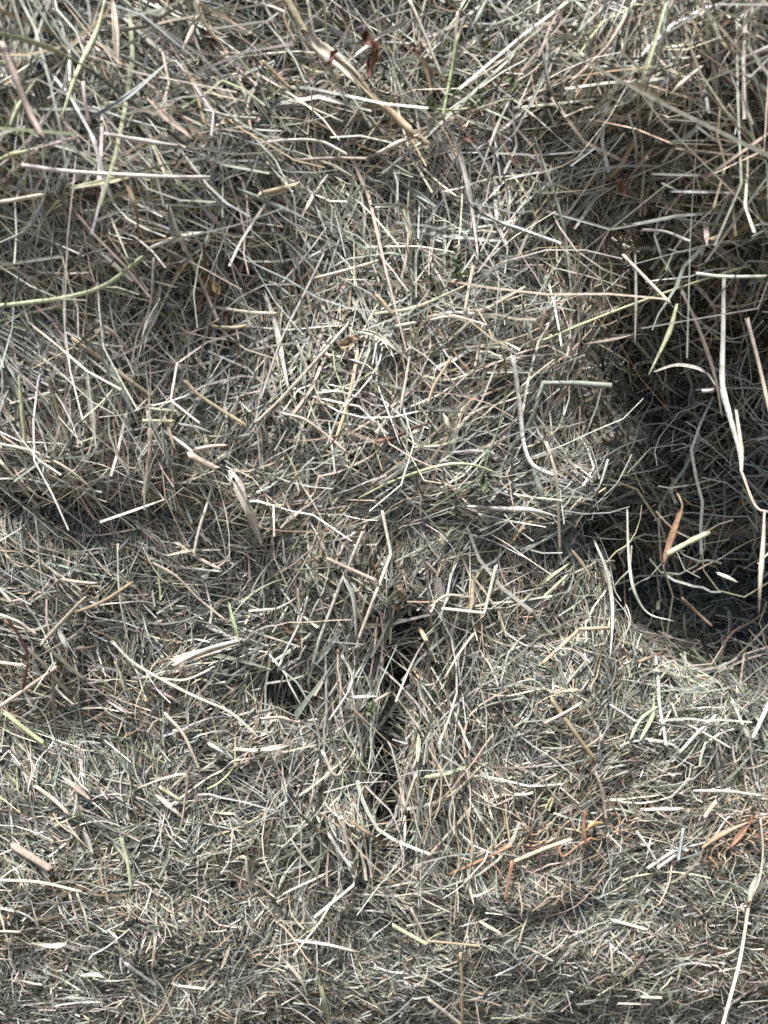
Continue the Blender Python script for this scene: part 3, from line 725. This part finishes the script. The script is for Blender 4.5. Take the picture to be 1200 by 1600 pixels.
 (None, None, [(465,920),(470,980),(472,1020)], 6, 'cream', B, .012, 0), (None, None, [(580,1097),(610,1082),(640,1072)], 5, 'pink', B, .012, 0),
 (None, None, [(550,1089),(587,1088)], 6, 'white', B, .012, 0), (None, None, [(648,1010),(645,1040),(655,1060)], 6, 'straw', B, .01, 0),
 (None, None, [(740,990),(715,1025),(695,1060)], 5, 'cream', S, .009, 0), (None, None, [(740,905),(737,940),(732,960)], 8, 'straw', B, .01, 0),
 (None, None, [(672,948),(700,930),(745,935)], 5, 'cream', B, .009, 0), (None, None, [(720,1090),(750,1130),(760,1137)], 5, 'white', S, .008, 0),
 (None, None, [(276,848),(310,872),(345,890)], 7, 'cream', S, .008, 0), (None, None, [(260,868),(300,860),(345,859)], 5, 'cream', B, .009, 0),
 (None, None, [(120,956),(160,940),(205,911)], 7, 'tan', S, .008, 0), (None, None, [(92,985),(104,1013)], 7, 'white', B, .008, 0),
 (None, None, [(0,920),(17,940)], 6, 'cream', S, .008, 0), (None, None, [(0,960),(30,972),(58,992)], 5, 'cream', S, .008, 0),
 (None, None, [(95,905),(120,909),(152,912)], 6, 'pink', S, .008, 0), (None, None, [(240,880),(275,900),(310,935),(352,969)], 5, 'cream', S, .01, 0),
 (None, None, [(0,1035),(40,1040)], 7, 'pink', S, .008, 0), (None, None, [(82,1047),(84,1100),(87,1160)], 5, 'pink', B, .009, 0),
 (None, None, [(6,1112),(40,1140),(70,1162)], 8, 'ygreen', S, .008, 0), (None, None, [(45,1015),(75,1045),(112,1090)], 7, 'olive', S, .009, 0),
 (None, None, [(70,1008),(100,1035),(133,1063)], 7, 'olive', S, .009, 0), (None, None, [(260,1032),(310,1022),(372,1005)], 14, 'cream', B, .008, 0),
 (None, None, [(270,1040),(320,1015),(375,1000)], 7, 'white', S, .01, 0), (None, None, [(250,1060),(290,1062),(330,1045)], 5, 'cream', S, .01, 0),
 (None, None, [(180,1035),(190,1055),(195,1080)], 6, 'ygreen', B, .008, 0), (None, None, [(258,1115),(285,1145),(300,1175),(312,1203)], 6, 'cream', S, .01, 0),
 (None, None, [(325,1162),(350,1175),(362,1185)], 8, 'white', S, .008, 0), (None, None, [(365,1170),(400,1173),(430,1168)], 8, 'cream', S, .007, 0),
 (None, None, [(100,1215),(125,1235),(142,1250)], 9, 'pink', B, .008, 0), (None, None, [(55,1228),(85,1250),(107,1272)], 7, 'pink', S, .008, 0),
 (None, None, [(240,1240),(260,1255),(283,1275)], 9, 'white', B, .007, 0), (None, None, [(250,1230),(282,1250)], 7, 'ygreen', S, .009, 0),
 (None, None, [(190,1310),(200,1350),(206,1390)], 7, 'ygreen', S, .007, 0), (None, None, [(130,1295),(138,1315),(145,1335)], 7, 'white', B, .007, 0),
 (None, None, [(268,1335),(258,1355),(248,1375)], 7, 'greygreen', S, .007, 0), (None, None, [(110,1400),(120,1435),(130,1460)], 5, 'pink', S, .007, 0),
 (None, None, [(120,1395),(132,1425),(140,1460)], 5, 'cream', S, .007, 0), (None, None, [(0,1455),(32,1456)], 4, 'white', S, .007, 0),
 (None, None, [(125,1524),(150,1523),(163,1528)], 6, 'white', B, .006, 0), (None, None, [(345,1515),(355,1490),(358,1480)], 6, 'cream', B, .007, 0),
 (None, None, [(277,1540),(320,1545)], 5, 'white', S, .006, 0), (None, None, [(385,1340),(388,1370),(393,1390)], 7, 'white', B, .008, 0),
 (None, None, [(400,1375),(415,1390),(429,1402)], 5, 'cream', S, .007, 0), (None, None, [(455,1310),(475,1340),(495,1365)], 6, 'white', B, .008, 0),
 (None, None, [(75,585),(90,640),(110,700)], 8, 'olive', S, .01, 0), (None, None, [(30,590),(36,650),(42,705)], 8, 'ygreen', B, .012, 0),
 (None, None, [(0,645),(12,612)], 6, 'white', B, .014, 0), (None, None, [(0,720),(30,755),(60,792)], 6, 'cream', S, .014, 0),
 (None, None, [(232,640),(235,690),(230,745),(225,775)], 10, 'pink', S, .01, 0), (None, None, [(252,640),(262,670),(274,705)], 9, 'pink', B, .011, 0),
 (None, None, [(230,638),(275,642)], 6, 'ygreen', B, .013, 0), (None, None, [(225,657),(272,658)], 6, 'ygreen', S, .013, 0),
 (None, None, [(278,662),(305,668),(330,676)], 7, 'grey', B, .01, 0), (None, None, [(250,670),(280,690),(308,712)], 7, 'white', S, .01, 0),
 (None, None, [(305,702),(330,697),(352,696)], 7, 'pink', S, .01, 0), (None, None, [(290,595),(315,620),(385,665)], 7, 'straw', S, .012, 0),
 (None, None, [(340,480),(390,488),(435,490)], 7, 'cream', S, .011, 0), (None, None, [(335,510),(365,512),(387,508)], 7, 'straw', S, .011, 0),
 (None, None, [(240,405),(236,470),(222,530)], 5, 'white', S, .012, 0), (None, None, [(250,450),(240,490),(225,545)], 9, 'white', B, .01, 0),
 (None, None, [(148,500),(175,520),(203,548)], 8, 'cream', B, .011, 0), (None, None, [(120,540),(150,510),(165,500)], 5, 'greygreen', B, .011, 0),
 (None, None, [(490,435),(530,425),(590,408)], 6, 'cream', S, .011, 0), (None, None, [(555,515),(590,525),(630,555)], 9, 'cream', B, .01, 0),
 (None, None, [(617,510),(650,504)], 7, 'white', S, .011, 0), (None, None, [(672,500),(710,494),(770,510)], 6, 'white', B, .01, 0),
 (None, None, [(585,490),(650,480),(725,447)], 7, 'ygreen', B, .012, 0), (None, None, [(590,462),(613,490)], 8, 'straw', S, .012, 0),
 (None, None, [(740,415),(733,450),(726,490)], 7, 'cream', S, .01, 0), (None, None, [(755,505),(748,545),(742,575)], 6, 'cream', S, .01, 0),
 (None, None, [(760,582),(800,580),(845,583)], 6, 'white', B, .014, 0), (None, None, [(815,465),(825,510),(845,585)], 6, 'grey', B, .014, 0),
 (None, None, [(705,560),(680,600),(668,632)], 6, 'straw', S, .011, 0), (None, None, [(640,560),(630,620),(625,650)], 6, 'cream', B, .01, 0),
 (None, None, [(695,650),(705,675)], 8, 'cream', B, .01, 0), (None, None, [(437,645),(475,655),(510,680),(540,705)], 6, 'pink', S, .012, 0),
 (None, None, [(548,735),(562,700)], 5, 'cream', S, .01, 0), (None, None, [(630,325),(640,370),(643,400)], 8, 'ygreen', B, .01, 0),
 (None, None, [(583,322),(628,320)], 7, 'white', B, .01, 0), (None, None, [(625,285),(655,305),(680,322)], 9, 'grey', B, .012, 0),
 (None, None, [(590,240),(620,225),(655,210)], 9, 'cream', B, .013, 0), (None, None, [(580,62),(625,40),(678,18)], 7, 'white', B, .014, 0),
 (None, None, [(650,75),(665,105),(674,145)], 9, 'tan', B, .012, 0), (None, None, [(715,20),(712,60),(708,100)], 6, 'pink', S, .018, 0),
 (None, None, [(760,0),(748,25),(738,42)], 8, 'grey', B, .016, 0), (None, None, [(400,225),(450,219),(500,221),(540,240)], 6, 'white', S, .015, 0),
 (None, None, [(460,250),(520,247),(575,248)], 6, 'pink', S, .012, 0), (None, None, [(470,340),(490,305),(510,275)], 7, 'cream', B, .012, 0),
 (None, None, [(410,95),(430,115),(455,140)], 8, 'straw', S, .012, 0), (None, None, [(448,10),(445,30),(462,68)], 5, 'straw', S, .015, 0),
 (None, None, [(480,0),(490,50),(495,75)], 5, 'cream', S, .015, 0), (None, None, [(320,172),(360,182),(400,185)], 6, 'white', S, .015, 0),
 (None, None, [(140,185),(200,150),(265,95)], 7, 'grey', B, .024, 0), (None, None, [(168,210),(230,222),(275,227)], 8, 'white', B, .026, 0),
 (None, None, [(130,130),(135,170),(140,190)], 6, 'pink', S, .026, 0), (None, None, [(145,215),(162,270),(176,316)], 7, 'white', S, .026, 0),
 (None, None, [(235,155),(262,185),(300,215)], 11, 'pink', B, .02, 0), (None, None, [(290,110),(305,140),(320,195)], 6, 'tan', S, .018, 0),
 (None, None, [(308,0),(325,45),(350,72)], 6, 'tan', S, .016, 0), (None, None, [(310,25),(300,50),(285,78)], 9, 'pink', B, .016, 0),
 (None, None, [(0,250),(20,242),(45,235)], 8, 'ygreen', B, .03, 0), (None, None, [(0,316),(35,310),(66,304)], 7, 'cream', S, .028, 0),
 (None, None, [(15,200),(30,165),(55,125)], 7, 'ygreen', B, .032, 0), (None, None, [(85,35),(105,65),(130,95)], 10, 'grey', B, .03, 0),
 (None, None, [(0,380),(40,360),(65,320),(80,260)], 6, 'grey', B, .026, 0), (None, None, [(263,320),(268,360),(275,375)], 6, 'grey', B, .016, 0),
 (None, None, [(230,390),(275,372),(318,362)], 8, 'white', B, .014, 0), (None, None, [(310,315),(335,345),(350,355)], 6, 'lav', B, .014, 0),
]
for nm, lab, pts, w, colr, kd, lift, sharp in PIECES:
    low = np.mean([q[1] for q in pts]) > 1380
    me = piece(pts, w * (.85 if low else 1), 'cream' if low and colr == 'white' else colr, kd, lift, bool(sharp))
    if nm:
        o = link(nm, me, M_STEM if kd == S else M_HAY)
        tag(o, lab, {"straw": "straw", "straw_stub": "straw stub", "hay_strand": "hay strand"}[nm], G_S)
    else:
        mid = np.zeros(3); me_v = np.empty(len(me.vertices) * 3, np.float32); me.vertices.foreach_get("co", me_v)
        mid = me_v.reshape(-1, 3).mean(0)[None].astype(float)
        k = min((h(mid)[0], kk) for kk, h in BALES.items())[1]
        link("stalk" if kd == S else "hay_blade", me, M_STEM if kd == S else M_HAY, ROOT[k])

# ---- compound pieces ---------------------------------------------------------------------------------------------
def child(name, parent, *a, mat=None, **k):
    return link(name, piece(*a, **k), mat or M_STEM, parent)

def anchor(o, pts):
    return o

# broad split straw at the top
t = empty("straw", "broad split tan straw slanting down from top edge beside rust-red leaf", "straw", G_S)
child("stem", t, [(447, -5), (463, 25), (478, 52)], 13, 'straw', S, .018)
child("sheath", t, [(476, 48), (498, 72), (522, 90), (552, 118), (566, 134)], 19, 'cream', B, .018, taper=(.8, .7), mat=M_HAY)
child("stem", t, [(562, 130), (590, 158), (618, 182), (644, 206)], 15, 'straw', S, .014)
child("sheath", t, [(520, 88), (545, 108), (572, 140), (600, 168)], 9, 'straw', B, .022, mat=M_HAY)
child("husk", t, [(480, 62), (505, 92), (520, 118), (545, 165)], 9, 'cream', B, .014, mat=M_HAY)
child("stem", t, [(640, 203), (670, 226)], 11, 'tan', S, .011)

# folded pale straw at the upper bale's lower edge
t = empty("straw", "thick pale folded straw with split sheath drooping at upper bale's lower edge", "straw", G_S)
child("stem", t, [(296, 710), (325, 726), (350, 738)], 13, 'pink', S, .013)
child("fold", t, [(346, 733), (358, 740), (364, 750)], 17, 'white', B, .016, taper=(.8, .9), mat=M_HAY)
child("sheath", t, [(358, 742), (374, 770), (390, 800), (402, 832), (409, 852)], 15, 'cream', B, .016, taper=(.8, .35), mat=M_HAY)
child("sheath", t, [(364, 738), (378, 760), (386, 785)], 8, 'white', B, .02, mat=M_HAY)

# jointed tan stem in the central hollow
t = empty("straw", "jointed tan stem like thin bamboo standing in the central hollow", "straw", G_S)
child("stem", t, [(622, 916), (634, 942)], 10, 'tan', S, .013)
child("node", t, [(633, 940), (637, 948)], 13, 'straw', S, .013)
child("stem", t, [(636, 946), (652, 975), (668, 1004)], 9, 'straw', S, .012)

# tall stalk at the right, low
t = empty("grass_stalk", "long pale seed stalk bowing down the lower right side with leafy joint", "grass stalk")
child("stem", t, [(1170, 1412), (1163, 1460), (1155, 1505), (1142, 1555), (1128, 1605)], 6, 'cream', S, .014)
child("node", t, [(1171, 1405), (1168, 1418)], 9, 'straw', S, .014)
child("stem", t, [(1188, 1280), (1192, 1330), (1186, 1375), (1171, 1408)], 4, 'cream', S, .013)
child("leaf_sheath", t, [(1170, 1408), (1176, 1385), (1184, 1366)], 9, 'cream', B, .015, mat=M_HAY)
child("leaf_sheath", t, [(1172, 1404), (1186, 1388), (1196, 1372)], 7, 'olive', B, .012, mat=M_HAY)
child("leaf_sheath", t, [(1166, 1412), (1160, 1416), (1163, 1424)], 7, 'white', B, .012, mat=M_HAY)

# orange twig in the shade
t = empty("twig", "splintered orange twig hanging in the shade of the right bale", "twig")
child("stem", t, [(1064, 796), (1050, 835), (1036, 878)], 11, 'orange', B, .024, taper=(.7, .6), mat=M_STEM)
child("splinter", t, [(1061, 806), (1066, 790), (1058, 770)], 4, 'tan', S, .024)
child("splinter", t, [(1052, 836), (1044, 856), (1040, 876)], 5, 'tan', S, .027)

# orange strip in the middle
t = empty("leaf_strip", "bright orange dried leaf strip under the upright crease", "leaf strip")
child("blade", t, [(590, 689), (600, 687), (612, 687)], 8, 'orange', B, .012, taper=(.9, .9), mat=M_LEAF)
child("blade", t, [(611, 687), (630, 678), (648, 668), (670, 662)], 7, 'rust', B, .013, taper=(.9, .3), mat=M_LEAF)
o = link("leaf_strip", piece([(601, 712), (596, 735), (588, 752), (581, 772)], 5, 'orange', B, .012), M_LEAF)
tag(o, "thin orange shred standing below the bright orange leaf strip", "leaf strip")

# leaves: crumpled surfaces
def leaf_mesh(cx, cy, ln, wd, ang, col, lift, r, crumple=.35):
    """crumpled leaf; sizes in photograph pixels at the place where it lies"""
    (P,), (t,) = place([(cx, cy)], lift)[0], raycast(np.array([cx]), np.array([cy]))[1]
    s = t * 2 * TANH / 1600; nx, ny = 9, 7
    a = math.radians(ang); d = RT * math.cos(a) + UP * math.sin(a); e = -RT * math.sin(a) + UP * math.cos(a); nrm = -FW
    u = np.linspace(-.5, .5, nx); v = np.linspace(-.5, .5, ny); U, Vv = np.meshgrid(u, v, indexing='ij')
    wid = np.sin(np.clip((U + .5), 0, 1) * math.pi) ** .7 * (1 + .25 * np.sin(U * 30 + r.uniform(0, 6)))
    h = crumple * (np.sin(U * 9 + Vv * 7 + r.uniform(0, 6)) * .5 + np.abs(Vv) * 1.4 + r.normal(0, .12, U.shape))
    V = P + d * (U * ln * s)[..., None] + e * (Vv * wid * wd * s + .12 * ln * s * np.sin(U * 5))[..., None] + nrm * (h * wd * s)[..., None]
    i = np.arange(nx - 1)[:, None] * ny + np.arange(ny - 1)[None]
    q = np.stack([i, i + ny, i + ny + 1, i + 1], -1).reshape(-1, 4)
    c = np.array(PAL[col]) * np.exp(r.normal(0, .15, (nx * ny, 1)))
    TRI[0] += 2 * len(q)
    return mesh_np("leaf", V.reshape(-1, 3), q, np.clip(c, 0, .85))

t = empty("dry_leaf", "crumpled rust-red dry leaf beside the broad split straw", "dry leaf")
link("leaf_blade", leaf_mesh(578, 68, 30, 16, 110, 'rust', .018, RS, .6), M_LEAF, t)
link("leaf_blade", leaf_mesh(586, 88, 34, 13, 60, 'orange', .017, RS, .6), M_LEAF, t)
link("leaf_blade", leaf_mesh(577, 106, 36, 10, 68, 'rust', .016, RS, .4), M_LEAF, t)
o = link("dry_leaf", leaf_mesh(518, 92, 26, 8, 38, 'rust', .024, RS, .5), M_LEAF)
tag(o, "small dark brown leaf scrap lying on the broad split straw", "dry leaf")
o = link("dry_leaf", leaf_mesh(332, 446, 36, 15, 115, 'ochre', .013, RS, .4), M_LEAF)
tag(o, "ochre yellow leaf scrap beside the long straight cream straw", "dry leaf")
t = empty("dry_leaf", "spiky orange leaf shred above the mouth of the black gap", "dry leaf")
link("leaf_blade", leaf_mesh(972, 296, 30, 11, 105, 'orange', .018, RS, .6), M_LEAF, t)
link("leaf_blade", leaf_mesh(966, 282, 18, 6, 40, 'rust', .019, RS, .6), M_LEAF, t)
link("leaf_blade", leaf_mesh(978, 280, 20, 5, 75, 'orange', .019, RS, .6), M_LEAF, t)
o = link("dry_leaf", leaf_mesh(948, 695, 44, 15, 168, 'brown', .012, RS, .4), M_LEAF)
tag(o, "brown flat husk lying at foot of the black gap", "dry leaf")
o = link("dry_leaf", leaf_mesh(456, 985, 40, 14, 115, 'brown', .012, RS, .6), M_LEAF)
tag(o, "curled brown husk on left side of the central wad", "dry leaf")
o = link("dry_leaf", leaf_mesh(545, 535, 34, 16, 10, 'tan', .011, RS, .6), M_LEAF)
tag(o, "rounded tan husk at the upper end of the long pink straw", "dry leaf")

# green weed near the top
t = empty("weed_sprig", "green weed sprig with small leaves right of the broad split straw", "weed")
child("stem", t, [(716, 55), (708, 100), (700, 140), (692, 183)], 6, 'lime', S, .02)
child("stem", t, [(655, 160), (680, 170), (710, 172), (740, 168)], 4, 'ygreen', S, .014)
child("stem", t, [(706, 172), (718, 190), (726, 208)], 4, 'orange', S, .013)
for cx, cy, ln, wd, an, cl in ((712, 138, 24, 14, 60, 'leafgreen'), (672, 172, 30, 17, 150, 'leafgreen'), (668, 165, 18, 10, 30, 'green'), (745, 155, 28, 13, 35, 'leafgreen'),
                               (752, 160, 18, 12, 100, 'green'), (733, 218, 22, 9, 125, 'rust'), (800, 132, 24, 16, 80, 'leafgreen')):
    link("leaf", leaf_mesh(cx, cy, ln, wd, an, cl, .014, RS, .5), M_LEAF, t)
t = empty("weed_sprig", "small pale green leaf cluster above the thick white kinked straw", "weed")
for cx, cy, ln, wd, an, cl in ((722, 430, 20, 10, 170, 'lime'), (716, 418, 22, 12, 50, 'green'), (706, 408, 18, 10, 120, 'green')):
    link("leaf", leaf_mesh(cx, cy, ln, wd, an, cl, .012, RS, .5), M_LEAF, t)
t = empty("weed_sprig", "thin dark green trailing weed stem curving round to the small ledge", "weed")
child("stem", t, [(757, 492), (774, 522), (787, 556), (791, 605), (780, 665), (762, 715), (752, 742), (720, 765), (690, 785), (664, 802)], 4, 'green', S, .016)
for cx, cy, ln, wd, an, cl in ((756, 756, 30, 14, 80, 'green'), (770, 748, 22, 10, 140, 'dgreen'), (738, 768, 24, 10, 20, 'dgreen'), (706, 800, 14, 8, 120, 'leafgreen')):
    link("leaf", leaf_mesh(cx, cy, ln, wd, an, cl, .014, RS, .5), M_LEAF, t)
t = empty("weed_sprig", "faded green leaf sprig in dark hollow low on the central wad", "weed")
for cx, cy, ln, wd, an, cl in ((581, 1100, 22, 12, 80, 'leafgreen'), (588, 1110, 20, 10, 30, 'greygreen'), (576, 1112, 16, 10, 120, 'green')):
    link("leaf", leaf_mesh(cx, cy, ln, wd, an, cl, .013, RS, .5), M_LEAF, t)

# rusty root tangles along the lower bale's base
def roots(name, label, line, n, spread, extra):
    t = empty(name, label, "roots")
    a = np.array(line, float)
    for i in range(n):
        u = RS.random(); base = np.array([np.interp(u, np.linspace(0, 1, len(a)), a[:, j]) for j in (0, 1)])
        base = base + RS.normal(0, 1, 2) * spread
        an = RS.normal(-.35, .7); ln = RS.uniform(18, 60); p = [base]
        for _ in range(4):
            an += RS.normal(0, .5); p.append(p[-1] + np.array([math.cos(an), math.sin(an)]) * ln / 4)
        child("root", t, [tuple(q) for q in p], RS.uniform(1.2, 2.8), RS.choice(['orange', 'tan', 'rust', 'pink', 'brown', 'tan', 'straw']), S, [.004, .009, .011, .007], sub=3)
    for e in extra: child("root_stem", t, *e)
    return t
roots("root_tangle", "wide tangle of rusty orange roots along base of lower bale", [(700, 1338), (790, 1330), (850, 1315), (905, 1300), (985, 1292)], 70, (14, 11),
      [([(805, 1345), (850, 1326), (890, 1312)], 7, 'straw', S, .01), ([(915, 1268), (912, 1290), (916, 1322)], 7, 'orange', S, .011),
       ([(872, 1320), (880, 1338), (905, 1320), (925, 1308)], 4, 'orange', S, .011), ([(916, 1295), (928, 1287), (942, 1286)], 7, 'ochre', B, .013)])
roots("root_tangle", "smaller tangle of rusty roots near the right edge of lower bale", [(1100, 1335), (1130, 1310), (1165, 1295), (1192, 1285)], 50, (12, 13),
      [([(1100, 1322), (1130, 1302), (1165, 1286)], 8, 'tan', B, .011), ([(1145, 1318), (1160, 1300), (1178, 1275)], 9, 'orange', B, .012),
       ([(1110, 1340), (1118, 1350), (1122, 1358)], 5, 'orange', S, .011)])

print("TRIANGLES", TRI[0], "OBJECTS", len(scene.objects))
